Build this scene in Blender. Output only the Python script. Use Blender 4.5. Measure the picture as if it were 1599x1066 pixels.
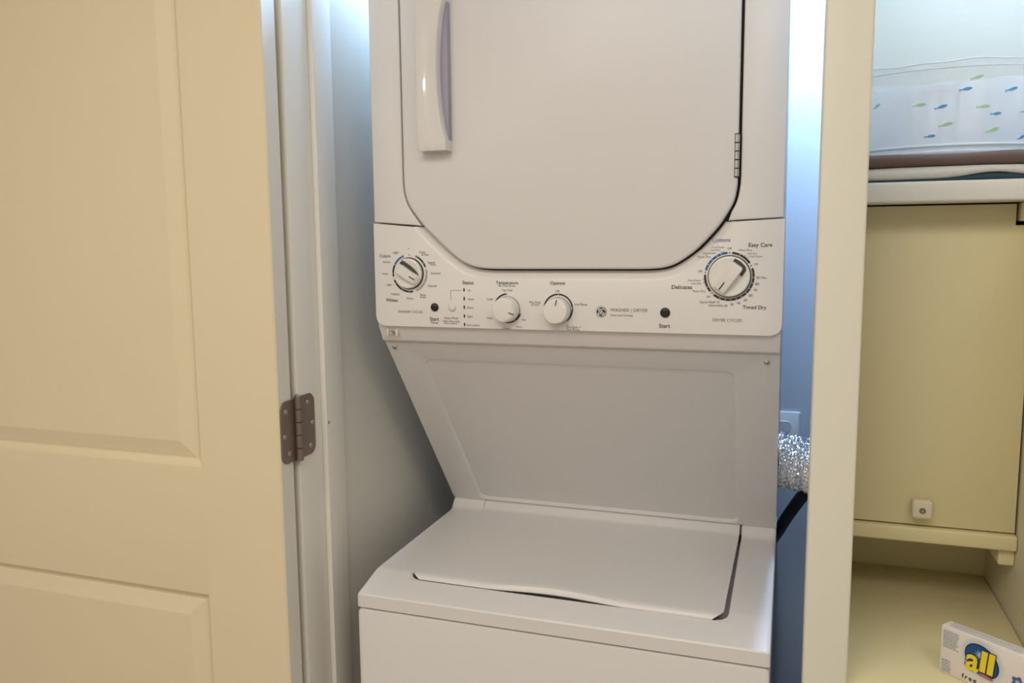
import bpy, bmesh, math, random
from mathutils import Vector, Matrix, noise
random.seed(7)
C = bpy.context.scene
for o in list(bpy.data.objects): bpy.data.objects.remove(o)
COL = C.collection
PI = math.pi

# ------------------------------------------------------------------ camera
def look(yaw, pitch, roll):
    f = Vector((-math.sin(yaw)*math.cos(pitch), math.cos(yaw)*math.cos(pitch), -math.sin(pitch)))
    r = Vector((math.cos(yaw), math.sin(yaw), 0)); u = r.cross(f)
    r2 = math.cos(roll)*r + math.sin(roll)*u; u2 = -math.sin(roll)*r + math.cos(roll)*u
    return Matrix((r2, u2, -f)).transposed()
cd = bpy.data.cameras.new('camera'); cam = bpy.data.objects.new('camera', cd); COL.objects.link(cam)
cam.matrix_world = Matrix.Translation((0.6892, -1.2872, 1.5272)) @ look(math.radians(18.745), math.radians(6.907), math.radians(-.536)).to_4x4()
cd.sensor_width = 36; cd.lens = 1276.03/1599*36; cd.clip_start = .02
C.camera = cam

# ------------------------------------------------------------------ world, lamps, exposure
w = bpy.data.worlds.new('world'); C.world = w; w.use_nodes = True
w.node_tree.nodes['Background'].inputs[0].default_value = (1, .93, .82, 1)
w.node_tree.nodes['Background'].inputs[1].default_value = .05
C.view_settings.view_transform = 'Standard'; C.view_settings.look = 'None'
C.view_settings.gamma = 1; C.view_settings.use_curve_mapping = False
C.view_settings.exposure = 0.0
WARM = (1.0, .925, .84); COOL = (.40, .62, 1.0)
def lamp(name, kind, loc, energy, col, size=.05, rot=(0, 0, 0), sy=None):
    l = bpy.data.lights.new(name, kind); l.energy = energy; l.color = col
    if kind == 'AREA':
        l.size = size
        if sy: l.shape = 'RECTANGLE'; l.size_y = sy
    else: l.shadow_soft_size = size
    o = bpy.data.objects.new(name, l); COL.objects.link(o); o.location = loc; o.rotation_euler = rot
    return o
# twin bulbs of a lamp at the far side of the room, a wide ceiling light, an added side fill, cool tubes over closet and shelves
lamp('room_bulb', 'POINT', (-1.26, -2.60, 2.27), 4.5, WARM, .035)
lamp('room_bulb', 'POINT', (-1.08, -2.60, 2.27), 4.5, WARM, .035)
lamp('hall_ceiling_light', 'AREA', (.22, -1.70, 2.56), 22.5, WARM, 1.0)
lamp('side_fill_light', 'AREA', (1.35, -1.45, 2.56), 8.5, WARM, .6)  # added fill to brighten the jamb faces at the left
lamp('closet_light_bar', 'AREA', (.3375, .25, 2.34), 20, COOL, .83, sy=.10)
lamp('closet_corner_light', 'AREA', (.715, .42, 2.34), 11, (.50, .68, 1.0), .07, sy=.3)
lamp('shelf_ceiling_light', 'AREA', (.905, .18, 2.50), 2.5, (.58, .80, 1.0), .25)

# ------------------------------------------------------------------ materials
def mat(name, col, rough=.5, metal=0, bump=0, scale=60, var=0, alpha=1, coat=0, spec=.5, emit=None):
    m = bpy.data.materials.new(name); m.use_nodes = True
    nt = m.node_tree; b = nt.nodes['Principled BSDF']
    b.inputs['Base Color'].default_value = (*col, 1); b.inputs['Roughness'].default_value = rough
    b.inputs['Metallic'].default_value = metal; b.inputs['Alpha'].default_value = alpha
    b.inputs['Coat Weight'].default_value = coat; b.inputs['Specular IOR Level'].default_value = spec
    if bump or var:
        tc = nt.nodes.new('ShaderNodeTexCoord'); n = nt.nodes.new('ShaderNodeTexNoise')
        n.inputs['Scale'].default_value = scale; n.inputs['Detail'].default_value = 3
        nt.links.new(tc.outputs['Object'], n.inputs['Vector'])
        if bump:
            bp = nt.nodes.new('ShaderNodeBump'); bp.inputs['Strength'].default_value = bump; bp.inputs['Distance'].default_value = .002
            nt.links.new(n.outputs['Fac'], bp.inputs['Height']); nt.links.new(bp.outputs['Normal'], b.inputs['Normal'])
        if var:
            n2 = nt.nodes.new('ShaderNodeTexNoise'); n2.inputs['Scale'].default_value = 4
            nt.links.new(tc.outputs['Object'], n2.inputs['Vector'])
            mx = nt.nodes.new('ShaderNodeMix'); mx.data_type = 'RGBA'
            mx.inputs[6].default_value = (*[c*(1-var) for c in col], 1); mx.inputs[7].default_value = (*[min(1, c*(1+var)) for c in col], 1)
            nt.links.new(n2.outputs['Fac'], mx.inputs[0]); nt.links.new(mx.outputs[2], b.inputs['Base Color'])
    return m
M = {
 'enamel': mat('white_enamel', (.74, .72, .70), .36, bump=.05, scale=260),
 'plastic': mat('white_plastic', (.76, .735, .70), .34),
 'gloss': mat('gloss_white_plastic', (.76, .735, .70), .075),
 'grip': mat('lilac_shade_grip', (.36, .34, .42), .4),  # lilac grey carries the recess's shade and cool reflected light
 'knob': mat('knob_plastic', (.80, .78, .72), .3),
 'lip': mat('panel_lip', (.70, .67, .65), .35),
 'dark': mat('dark_gasket', (.03, .025, .025), .6),
 'charcoal': mat('charcoal_grey', (.055, .05, .045), .5),
 'button': mat('black_button', (.012, .012, .012), .25),
 'print': mat('black_print', (.035, .03, .03), .6),
 'printgrey': mat('grey_print', (.16, .145, .14), .6),
 'printpale': mat('pale_grey_print', (.36, .34, .32), .6),
 'printblue': mat('blue_print', (.012, .12, .36), .5),
 'printviolet': mat('violet_print', (.13, .15, .45), .5),
 'printwhite': mat('white_print', (.85, .85, .85), .5),
 'door': mat('cream_door_paint', (.79, .685, .465), .45, bump=.05, scale=90, var=.02),
 'trim': mat('white_trim_paint', (.80, .78, .70), .4, bump=.04, scale=80),
 'post': mat('cream_post_paint', (.76, .735, .62), .42, bump=.05, scale=70),
 'wall': mat('white_wall_paint', (.73, .71, .63), .6, bump=.1, scale=120),
 'cream': mat('cream_board_paint', (.78, .69, .41), .42, bump=.05, scale=60, var=.02),
 'closetwall': mat('pale_blue_closet_paint', (.64, .70, .76), .6, bump=.1, scale=120),
 'hallwall': mat('hall_wall_paint', (.76, .74, .70), .6),
 'creamwall': mat('cream_wall_paint', (.74, .68, .50), .6, bump=.08, scale=100),
 'shelf': mat('white_shelf_paint', (.76, .73, .66), .35),
 'bronze': mat('brushed_bronze', (.27, .215, .175), .42, metal=.75, bump=.15, scale=300),
 'steel': mat('steel', (.55, .54, .52), .3, metal=1),
 'foil': mat('aluminium_foil', (.82, .84, .86), .22, metal=1, bump=.6, scale=90),
 'rubber': mat('black_rubber', (.012, .013, .016), .55),
 'plate': mat('white_cover_plate', (.78, .78, .78), .3),
 'brown': mat('brown_cloth', (.15, .10, .085), .9, bump=.5, scale=350),
 'white_cloth': mat('white_cloth', (.72, .70, .66), .9, bump=.5, scale=350),
 'teal': mat('teal_cloth', (.03, .07, .10), .9, bump=.5, scale=350),
 'tub': mat('clear_plastic', (.90, .91, .96), .12, alpha=.38),
 'tubrim': mat('clear_plastic_rim', (.93, .96, .98), .08, alpha=.7),
 'fishblue': mat('blue_fish_print', (.15, .43, .80), .4),
 'fishgreen': mat('green_fish_print', (.52, .80, .50), .4),
 'carton': mat('white_carton', (.80, .74, .68), .5),
 'navy': mat('navy_ink', (.006, .022, .075), .5),
 'blue': mat('blue_ink', (.008, .065, .24), .5),
 'cyan': mat('light_blue_ink', (.30, .52, .70), .5),
 'halo': mat('pale_blue_ink', (.58, .64, .68), .5),
 'halopale': mat('faint_blue_ink', (.70, .69, .67), .5),
 'yellow': mat('yellow_ink', (.85, .66, .02), .5),
 'pink': mat('red_ink', (.55, .14, .13), .5),
 'inkblue': mat('grey_blue_ink', (.26, .33, .42), .5),
 'lilac': mat('violet_ink', (.10, .10, .24), .5),
 'floor': mat('pale_floor', (.52, .47, .42), .5, bump=.1, scale=8, var=.1),
 'ceiling': mat('white_ceiling', (.80, .79, .76), .8),
}

# ------------------------------------------------------------------ helpers
def root_loc(p):
    l = Vector((0, 0, 0))
    while p: l = l + p.location; p = p.parent
    return l
def obj(name, bm, m, parent=None, smooth=35, mats=None, recalc=True):
    """link a bmesh (world coordinates) as one object under parent"""
    if recalc: bmesh.ops.recalc_face_normals(bm, faces=bm.faces)
    me = bpy.data.meshes.new(name)
    off = root_loc(parent)
    if parent: bmesh.ops.translate(bm, verts=bm.verts, vec=-off)
    bm.to_mesh(me); bm.free()
    for x in (mats or [m]): me.materials.append(M[x])
    if smooth:
        me.shade_smooth(); me.set_sharp_from_angle(angle=math.radians(smooth))
    o = bpy.data.objects.new(name, me); COL.objects.link(o)
    if parent: o.parent = parent
    return o
def thing(name, label, cat, loc, group=None):
    o = bpy.data.objects.new(name, None); COL.objects.link(o); o.location = loc
    o.empty_display_size = .05
    return tag(o, label, cat, group)
def tag(o, label, cat, group=None):
    o['label'] = label; o['category'] = cat
    if group: o['group'] = group
    return o
def struct(o, label=None):
    o['kind'] = 'structure'
    if label: o['label'] = label
    return o
def rebase(o, loc):
    """move a top-level mesh's origin to loc"""
    v = Vector(loc); o.data.transform(Matrix.Translation(-v)); o.location = v; return o
def box(x0, x1, y0, y1, z0, z1, bev=0, seg=2, bm=None):
    b = bmesh.new()
    vs = [b.verts.new((x, y, z)) for x in (x0, x1) for y in (y0, y1) for z in (z0, z1)]
    for f in ((0, 1, 3, 2), (4, 6, 7, 5), (0, 4, 5, 1), (2, 3, 7, 6), (0, 2, 6, 4), (1, 5, 7, 3)): b.faces.new([vs[i] for i in f])
    bmesh.ops.recalc_face_normals(b, faces=b.faces)
    if bev: bmesh.ops.bevel(b, geom=b.edges[:], offset=bev, segments=seg, profile=.5, affect='EDGES')
    if bm is None: return b
    me = bpy.data.meshes.new('t'); b.to_mesh(me); b.free(); bm.from_mesh(me); bpy.data.meshes.remove(me); return bm
def merge(a, b):
    me = bpy.data.meshes.new('t'); b.to_mesh(me); b.free(); a.from_mesh(me); bpy.data.meshes.remove(me); return a
def area(p): return .5*sum(p[i][0]*p[(i+1) % len(p)][1]-p[(i+1) % len(p)][0]*p[i][1] for i in range(len(p)))
def inset(p, d):
    """offset a closed 2d polygon inwards by d (outwards if negative), mitred"""
    s = 1 if area(p) > 0 else -1; n = len(p); out = []
    for i in range(n):
        a, b, c = Vector(p[i-1]), Vector(p[i]), Vector(p[(i+1) % n])
        e1 = (b-a).normalized(); e2 = (c-b).normalized()
        n1 = Vector((-e1.y, e1.x))*s; n2 = Vector((-e2.y, e2.x))*s
        k = max(.35, 1+n1.dot(n2)); q = b+(n1+n2)*(d/k); out.append((q.x, q.y))
    return out
def slab(outline, rings, f, back=True):
    """outline (u,v); rings [(inset, w)...] from front to back; f maps (u,v,w) to xyz"""
    bm = bmesh.new(); loops = []
    for d, wv in rings:
        q = inset(outline, d) if abs(d) > 1e-7 else outline
        loops.append([bm.verts.new(f(u, v, wv)) for u, v in q])
    n = len(outline)
    bm.faces.new(loops[0])
    for a, b in zip(loops, loops[1:]):
        for i in range(n): bm.faces.new((a[i], a[(i+1) % n], b[(i+1) % n], b[i]))
    if back: bm.faces.new(loops[-1][::-1])
    return bm
def front(u, v, w_): return (u, w_, v)                 # plane facing the camera: u = x, v = z, w = y
def roundrect(x0, x1, z0, z1, r, n=5):
    rs = r if isinstance(r, (list, tuple)) else [r]*4   # corners: (x1,z1),(x0,z1),(x0,z0),(x1,z0)
    out = []
    for k, (cx, cz, sx, sz) in enumerate(((x1, z1, -1, -1), (x0, z1, 1, -1), (x0, z0, 1, 1), (x1, z0, -1, 1))):
        q = rs[k]
        if q < 1e-6: out.append((cx, cz)); continue
        for i in range(n+1):
            a = (k*90+90*i/n)*PI/180
            out.append((cx+sx*q+q*math.cos(a), cz+sz*q+q*math.sin(a)))
    return out
def circle(cx, cz, r, n=40): return [(cx+r*math.cos(2*PI*i/n), cz+r*math.sin(2*PI*i/n)) for i in range(n)]
def catmull(pts, k=4):
    out = []
    for i in range(len(pts)-1):
        p0 = Vector(pts[max(0, i-1)]); p1 = Vector(pts[i]); p2 = Vector(pts[i+1]); p3 = Vector(pts[min(len(pts)-1, i+2)])
        for j in range(k):
            t = j/k
            q = .5*((2*p1)+(p2-p0)*t+(2*p0-5*p1+4*p2-p3)*t*t+(3*p1-p0-3*p2+p3)*t**3)
            out.append(tuple(q))
    out.append(tuple(pts[-1])); return out
def tube(path, r, n=14, closed_ends=True):
    bm = bmesh.new(); rings = []
    P = [Vector(p) for p in path]
    for i, p in enumerate(P):
        t = (P[min(i+1, len(P)-1)]-P[max(i-1, 0)]).normalized()
        a = t.orthogonal().normalized() if i == 0 else (a-t*a.dot(t)).normalized()
        b = t.cross(a); rr = r[i] if isinstance(r, list) else r
        rings.append([bm.verts.new(p+(a*math.cos(2*PI*k/n)+b*math.sin(2*PI*k/n))*rr) for k in range(n)])
    for A, B in zip(rings, rings[1:]):
        for k in range(n): bm.faces.new((A[k], A[(k+1) % n], B[(k+1) % n], B[k]))
    bm.faces.new(rings[0]); bm.faces.new(rings[-1][::-1]); return bm
def extrude_x(profile, x0, x1):
    """closed (y,z) profile swept from x0 to x1"""
    bm = bmesh.new()
    a = [bm.verts.new((x0, y, z)) for y, z in profile]; b = [bm.verts.new((x1, y, z)) for y, z in profile]
    n = len(profile)
    for i in range(n): bm.faces.new((a[i], a[(i+1) % n], b[(i+1) % n], b[i]))
    bm.faces.new(a); bm.faces.new(b[::-1]); return bm
def arc_band(cx, cz, r, t, a0, a1, y, f=None, n=None):
    n = n or max(3, int(abs(a1-a0)/6)); bm = bmesh.new(); A = []; B = []
    for i in range(n+1):
        a = math.radians(a0+(a1-a0)*i/n)
        A.append(bm.verts.new((cx+(r-t/2)*math.cos(a), y, cz+(r-t/2)*math.sin(a)))); B.append(bm.verts.new((cx+(r+t/2)*math.cos(a), y, cz+(r+t/2)*math.sin(a))))
    for i in range(n): bm.faces.new((A[i], A[i+1], B[i+1], B[i]))
    return bm
_dg = {}
def text_bm(s, width=None, size=None, bold=0.0, shear=0, spacing=1):
    """flat lettering as bmesh in its own x/y plane, centred on the origin; returns (bm, w, h)"""
    cu = bpy.data.curves.new('t', 'FONT'); cu.body = s; cu.size = 1; cu.align_x = 'CENTER'; cu.offset = bold; cu.shear = shear
    cu.resolution_u = 3; cu.space_character = spacing
    o = bpy.data.objects.new('t', cu); COL.objects.link(o)
    me = bpy.data.meshes.new_from_object(o.evaluated_get(bpy.context.evaluated_depsgraph_get()))
    bm = bmesh.new(); bm.from_mesh(me); bpy.data.meshes.remove(me); bpy.data.objects.remove(o); bpy.data.curves.remove(cu)
    xs = [v.co.x for v in bm.verts]; ys = [v.co.y for v in bm.verts]
    k = width/(max(xs)-min(xs)) if width else size
    mx = (max(xs)+min(xs))/2
    for v in bm.verts: v.co = Vector(((v.co.x-mx)*k, (v.co.y-.33)*k, 0))
    return bm
def label_print(s, x, z, width, m, parent, y=-.0006, bold=0.0, name='printed_label', spacing=1):
    bm = text_bm(s, width=width, bold=bold, spacing=spacing)
    for v in bm.verts: v.co = Vector((x+v.co.x, y, z+v.co.y))
    return obj(name, bm, m, parent, smooth=0, recalc=False)

# ================================================================== SETTING
# room shell round the camera (the hall the closet opens onto)
struct(obj('floor', box(-1.7, 2.3, -3.0, .9, -.05, 0), 'floor', smooth=0))
struct(obj('ceiling', box(-1.7, 2.3, -3.0, .9, 2.6, 2.65), 'ceiling', smooth=0))
struct(obj('wall_rear', box(-1.7, 2.3, -3.05, -3.0, 0, 2.6), 'hallwall', smooth=0))
struct(obj('wall_hall_left', box(-1.75, -1.7, -3.0, .9, 0, 2.6), 'hallwall', smooth=0))
struct(obj('wall_hall_right', box(2.3, 2.35, -3.0, .9, 0, 2.6), 'hallwall', smooth=0))
struct(obj('wall_front', box(-1.7, -.107, -.122, .02, 0, 2.6), 'wall', smooth=0))          # behind the open door
struct(obj('wall_front_return', box(1.062, 1.121, -.122, .02, 0, 1.5812), 'wall', smooth=0))
struct(obj('wall_front_right', box(1.121, 2.3, -.122, .02, 0, 2.6), 'wall', smooth=0))
struct(obj('wall_header', box(-.107, 1.121, -.1255, .012, 2.125, 2.6), 'trim', smooth=0))
struct(obj('wall_left', box(-.107, -.0835, .012, .70, 0, 2.6), 'wall', smooth=0))           # closet's left side
struct(obj('wall_back', box(-.0835, .757, .68, .70, 0, 2.6), 'closetwall', smooth=0))
struct(obj('wall_partition', box(.757, .777, -.09, .70, 0, 2.22), 'closetwall', smooth=0))
struct(obj('wall_alcove_back', box(.777, 1.105, .36, .38, 1.60, 2.6), 'wall', smooth=0))
struct(obj('wall_alcove_back_lower', box(.777, 1.046, .36, .38, 0, 1.5999), 'cream', smooth=0))
struct(obj('wall_alcove_right', box(1.046, 1.062, -.122, .70, 0, 1.5812), 'creamwall', smooth=0))
struct(obj('wall_alcove_right_upper', box(1.105, 1.121, -.122, .70, 1.5812, 2.6), 'wall', smooth=0))
# left door jamb with its stop
j = struct(obj('trim_1', box(-.1065, -.0855, -.1255, .012, 0, 2.12, .0015), 'trim'), 'white painted door jamb at the closet opening')
obj('door_stop', box(-.0857, -.0755, -.0545, .005, 0, 2.11, .0022, 3), 'trim', j)
p_ = bmesh.new(); obj('nail_hole', slab(circle(-.0502, 1.214, .0035, 14), [(0, -.0002), (0.0008, .0006)], lambda u, v, q: (-.0755+.0002-q*.2, u+.003, v)), 'printpale', j)
# post at the right of the closet opening
struct(obj('trim_2', box(.7235, .7818, -.130, -.075, 0, 2.124, .0035, 3), 'post'), 'cream painted post between the closet and the shelves')

# ---- open door, folded back against the wall on the left
DX0, DX1, DF, DB = -.96, -.0885, -.1775, -.1415
door = thing('door_1', 'cream panelled door swung open at the left', 'door', (DX1, DB, .012)); door['kind'] = 'structure'
del door['category']
def door_leaf():
    bm = bmesh.new()
    xs0, xs1 = -.805, -.243
    rects = [(.20, .930), (1.150, 1.98)]
    # face with two openings: stiles and rails
    def quad(a, b, c, d): bm.faces.new([bm.verts.new(p) for p in (a, b, c, d)])
    def F(x0, x1, z0, z1, y=DF): quad((x0, y, z0), (x1, y, z0), (x1, y, z1), (x0, y, z1))
    e = .0025
    F(DX0, xs0, .012, 2.05); F(xs1, DX1-e, .012, 2.05)
    F(xs0, xs1, .012, .20); F(xs0, xs1, .930, 1.150); F(xs0, xs1, 1.98, 2.05)
    prof = [(0, 0), (.003, .0006), (.0055, .004), (.0115, .0085), (.0145, .0098), (.0175, .0098), (.0185, .0088), (.044, .0022), (.0455, .0016)]
    for z0, z1 in rects:
        prev = None
        for d, dy in prof:
            ring = [bm.verts.new(p) for p in ((xs0+d, DF+dy, z0+d), (xs1-d, DF+dy, z0+d), (xs1-d, DF+dy, z1-d), (xs0+d, DF+dy, z1-d))]
            if prev:
                for i in range(4): bm.faces.new((prev[i], prev[(i+1) % 4], ring[(i+1) % 4], ring[i]))
            prev = ring
        bm.faces.new(prev)
    quad((DX1-e, DF, .012), (DX1, DF+e, .012), (DX1, DF+e, 2.05), (DX1-e, DF, 2.05))
    quad((DX1, DF+e, .012), (DX1, DB, .012), (DX1, DB, 2.05), (DX1, DF+e, 2.05))
    F(DX0, DX1, .012, 2.05, DB); quad((DX0, DF, .012), (DX0, DB, .012), (DX0, DB, 2.05), (DX0, DF, 2.05))
    quad((DX0, DF, 2.05), (DX1-e, DF, 2.05), (DX1, DB, 2.05), (DX0, DB, 2.05)); quad((DX0, DF, .012), (DX1-e, DF, .012), (DX1, DB, .012), (DX0, DB, .012))
    bmesh.ops.remove_doubles(bm, verts=bm.verts, dist=1e-5)
    return bm
# door edge takes the paler trim colour to imitate cool light on that side
dl = obj('door_panel', door_leaf(), 'door', door, smooth=20, mats=['door', 'trim'])
for pl in dl.data.polygons:
    if pl.normal.x > .9: pl.material_index = 1
hinge = bpy.data.objects.new('hinge', None); COL.objects.link(hinge); hinge.parent = door; hinge.location = Vector((-.0845, -.1325, 1.222))-door.location
hinge['label'] = 'brushed bronze butt hinge with rounded leaves'
def plane_x(x): return lambda u, v, q: (x+q, u, v)      # u = y, v = z, facing +x
# leaf on the door edge: rounded on the camera side; leaf on the jamb: rounded on the closet side
obj('hinge_leaf', slab(roundrect(-.1742, -.1335, 1.1668, 1.2722, [0, .016, .016, 0], 6), [(.0006, .0022), (0, .0015), (0, -.0005)], plane_x(DX1)), 'bronze', hinge)
obj('hinge_leaf', slab(roundrect(-.1295, -.0785, 1.1680, 1.2745, [.016, 0, 0, .016], 6), [(.0006, .0022), (0, .0015), (0, -.0005)], plane_x(-.0855)), 'bronze', hinge)
for k in range(5):
    z0 = 1.1665+k*.0221; bm = slab(circle(0, 0, .0062, 20), [(.0007, z0), (0, z0+.0006), (0, z0+.0208), (.0007, z0+.0213)], lambda u, v, q: (-.0815+u, -.1315+v, q))
    obj('hinge_knuckle', bm, 'bronze', hinge)
obj('hinge_pin', slab(circle(0, 0, .0042, 16), [(.001, 1.2795), (0, 1.2785), (0, 1.2762)], lambda u, v, q: (-.0815+u, -.1315+v, q)), 'steel', hinge)
for (x, y, z) in ((DX1, -.160, 1.2545), (DX1, -.1655, 1.2135), (DX1, -.154, 1.1830), (-.0855, -.0995, 1.2600), (-.0855, -.0875, 1.2225), (-.0855, -.0950, 1.1835)):
    bm = slab(circle(y, z, .0040, 18), [(.0026, .0019), (.0016, .0026), (.0006, .0030), (0, .0022), (0, .001)], plane_x(x))
    o = obj('hinge_screw', bm, 'steel', hinge)

# ================================================================== LAUNDRY CENTER
W = .68
lc = thing('laundry_center', 'white stacked washer and dryer with control panel in the closet', 'washer dryer', (.34, .28, 0))
# --- tall rear body and washer body
body = extrude_x([(.021, 2.06), (.021, 1.362), (.036, 1.346), (.345, .964), (.345, .945), (.60, .945), (.60, 2.06)], .0015, W-.0015)
obj('dryer_cabinet', body, 'enamel', lc, smooth=25)
wb = bmesh.new()
merge(wb, box(.001, .022, -.080, .60, .04, .9045)); merge(wb, box(W-.022, W-.001, -.080, .60, .04, .9045)); merge(wb, box(.022, W-.022, .55, .60, .04, .9045)); merge(wb, box(.022, W-.022, -.07, .55, .04, .07))
obj('washer_cabinet', wb, 'enamel', lc)
obj('washer_front', slab(roundrect(.0003, W-.0003, .03, .9042, .009), [(.005, -.1005), (.0015, -.0993), (0, -.096), (0, -.0795)], front), 'enamel', lc)
obj('kick_plate', box(.02, W-.02, -.06, -.05, 0, .045), 'dark', lc)

# --- dryer door outline (x, z)
low = [(.0606, 1.70), (.0608, 1.632), (.0640, 1.607), (.0720, 1.5878), (.0935, 1.5595), (.1160, 1.5374), (.1398, 1.5157), (.1580, 1.5014), (.1730, 1.4925), (.1917, 1.4862), (.2150, 1.4838), (.2542, 1.4834)]
lowr = [(.467, 1.4837), (.4860, 1.4842), (.5040, 1.4862), (.5180, 1.4905), (.5330, 1.4990), (.5553, 1.5162), (.5834, 1.5469), (.6000, 1.5720), (.6075, 1.5880), (.6112, 1.6080), (.6117, 1.625), (.6117, 1.70)]
left_c = catmull(low, 3); right_c = catmull(lowr, 3)
top_c = [(.6117, 1.97), (.608, 1.99), (.598, 2.006), (.58, 2.012), (.092, 2.012), (.074, 2.006), (.064, 1.99), (.0606, 1.97)]
D = left_c + right_c + top_c                            # counter-clockwise seen from the front
NL, NR = len(left_c), len(right_c)
ddoor = obj('dryer_door', slab(D, [(.0050, -.0040), (.0022, -.0033), (.0006, -.0018), (0, .0004), (0, .018)], front), 'enamel', lc, smooth=40)
obj('door_gasket', slab(inset(D, -.010), [(0, .0195), (0, .0206)], front), 'dark', lc)
gapD = inset(D, -.0030)
# right side of the opening is a little wider
gapD = [(x+(.0014 if x > .55 else 0)-(.0005 if x < .1 else 0), z) for x, z in gapD]
A_ = gapD[:NL+NR]
iL = max(i for i in range(NL) if gapD[i][1] > 1.557); iR = min(i for i in range(NL, NL+NR) if gapD[i][1] > 1.557)
sur = [(.0005, 1.5640), (gapD[iL][0], 1.5568)] + [gapD[i] for i in range(iL-1, -1, -1)] + [gapD[i] for i in range(len(gapD)-1, NL+NR-1, -1)] + [gapD[i] for i in range(NL+NR-1, iR, -1)] + [(gapD[iR][0], 1.5568), (W-.0005, 1.5602), (W-.0005, 2.06), (.0005, 2.06)]
ss = sur if area(sur) > 0 else sur[::-1]
obj('dryer_front', slab(ss, [(.0028, -.0002), (.0012, .0003), (.0003, .0014), (0, .003), (0, .0206)], front), 'enamel', lc, smooth=40)

# --- control panel: face, inner lip that drops to the door gap, lower return
pan = bmesh.new()
Pin = inset(D, -.0190); Pm = inset(D, -.0125); Pa = gapD
def clip_low(P, zc, n=72):
    """part of the closed outline P below height zc, left to right, resampled to n points"""
    k = min(range(len(P)), key=lambda q: P[q][1]); m = len(P); a = [P[k]]; q = k
    while P[(q-1) % m][1] < zc: q -= 1; a.insert(0, P[q % m])
    p, o = Vector(a[0]), Vector(P[(q-1) % m]); t = (zc-p.y)/(o.y-p.y); a.insert(0, tuple(p.lerp(o, t)))
    q = k
    while P[(q+1) % m][1] < zc: q += 1; a.append(P[q % m])
    p, o = Vector(a[-1]), Vector(P[(q+1) % m]); t = (zc-p.y)/(o.y-p.y); a.append(tuple(p.lerp(o, t)))
    d = [0]
    for u, v in zip(a, a[1:]): d.append(d[-1]+(Vector(v)-Vector(u)).length)
    out = []; g = 0
    for i in range(n):
        w_ = d[-1]*i/(n-1)
        while g < len(d)-2 and d[g+1] < w_: g += 1
        out.append(tuple(Vector(a[g]).lerp(Vector(a[g+1]), (w_-d[g])/max(1e-9, d[g+1]-d[g]))))
    return out
ZT = 1.5555
rim0 = clip_low(Pa, ZT); rimm = clip_low(Pm, ZT); rim1 = clip_low(Pin, ZT)
R0 = [pan.verts.new((p[0], .0125, p[1])) for p in rim0]
Rm = [pan.verts.new((p[0], .0032, p[1])) for p in rimm]
R1 = [pan.verts.new((p[0], .0000, p[1])) for p in rim1]
Rb = [pan.verts.new((p[0], .0200, p[1])) for p in rim0]
for a, b in ((Rb, R0), (R0, Rm), (Rm, R1)):
    for i in range(len(a)-1): pan.faces.new((a[i], a[i+1], b[i+1], b[i]))
xl, xr = -.0008, W+.0008
outer = [(xr, 1.5588), (xr, 1.4010)] + [(xr-.014+.014*math.cos(a), 1.399+.014*math.sin(a)) for a in [-.3*k for k in range(1, 5)]] + [(xr-.016, 1.3835), (.016, 1.3835), (xl+.006, 1.3870), (xl+.0018, 1.3930), (xl, 1.4010), (xl, 1.5626)]
OV = [pan.verts.new((x, 0, z)) for x, z in outer]
pan.faces.new(R1 + OV)
OV2 = [pan.verts.new((x+(.0012 if x > .3 else -.0012), .0035, z-.0012*(z < 1.41))) for x, z in outer]; OV3 = [pan.verts.new((v.co.x, .0205, v.co.z)) for v in OV2]
for a, b in ((OV, OV2), (OV2, OV3)):
    for i in range(len(a)-1): pan.faces.new((a[i], a[i+1], b[i+1], b[i]))
panel = obj('control_panel', pan, 'plastic', lc, smooth=35)
lip = extrude_x([(.0040, 1.392), (.0060, 1.383), (.0200, 1.3560), (.0240, 1.3534), (.0330, 1.3530), (.0330, 1.392)], .0008, W-.0008)
obj('panel_return', lip, 'lip', lc, smooth=25)
for x in (.0165, .0345):
    obj('return_clip', box(x-.0018, x+.0018, .0075, .0125, 1.3655, 1.3775, .0008), 'plastic', lc)
obj('return_screw', slab(circle(.0255, 1.3710, .0036, 18), [(.0018, .0080), (.0006, .0070), (0, .0085), (0, .0140)], front), 'steel', lc)

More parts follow.
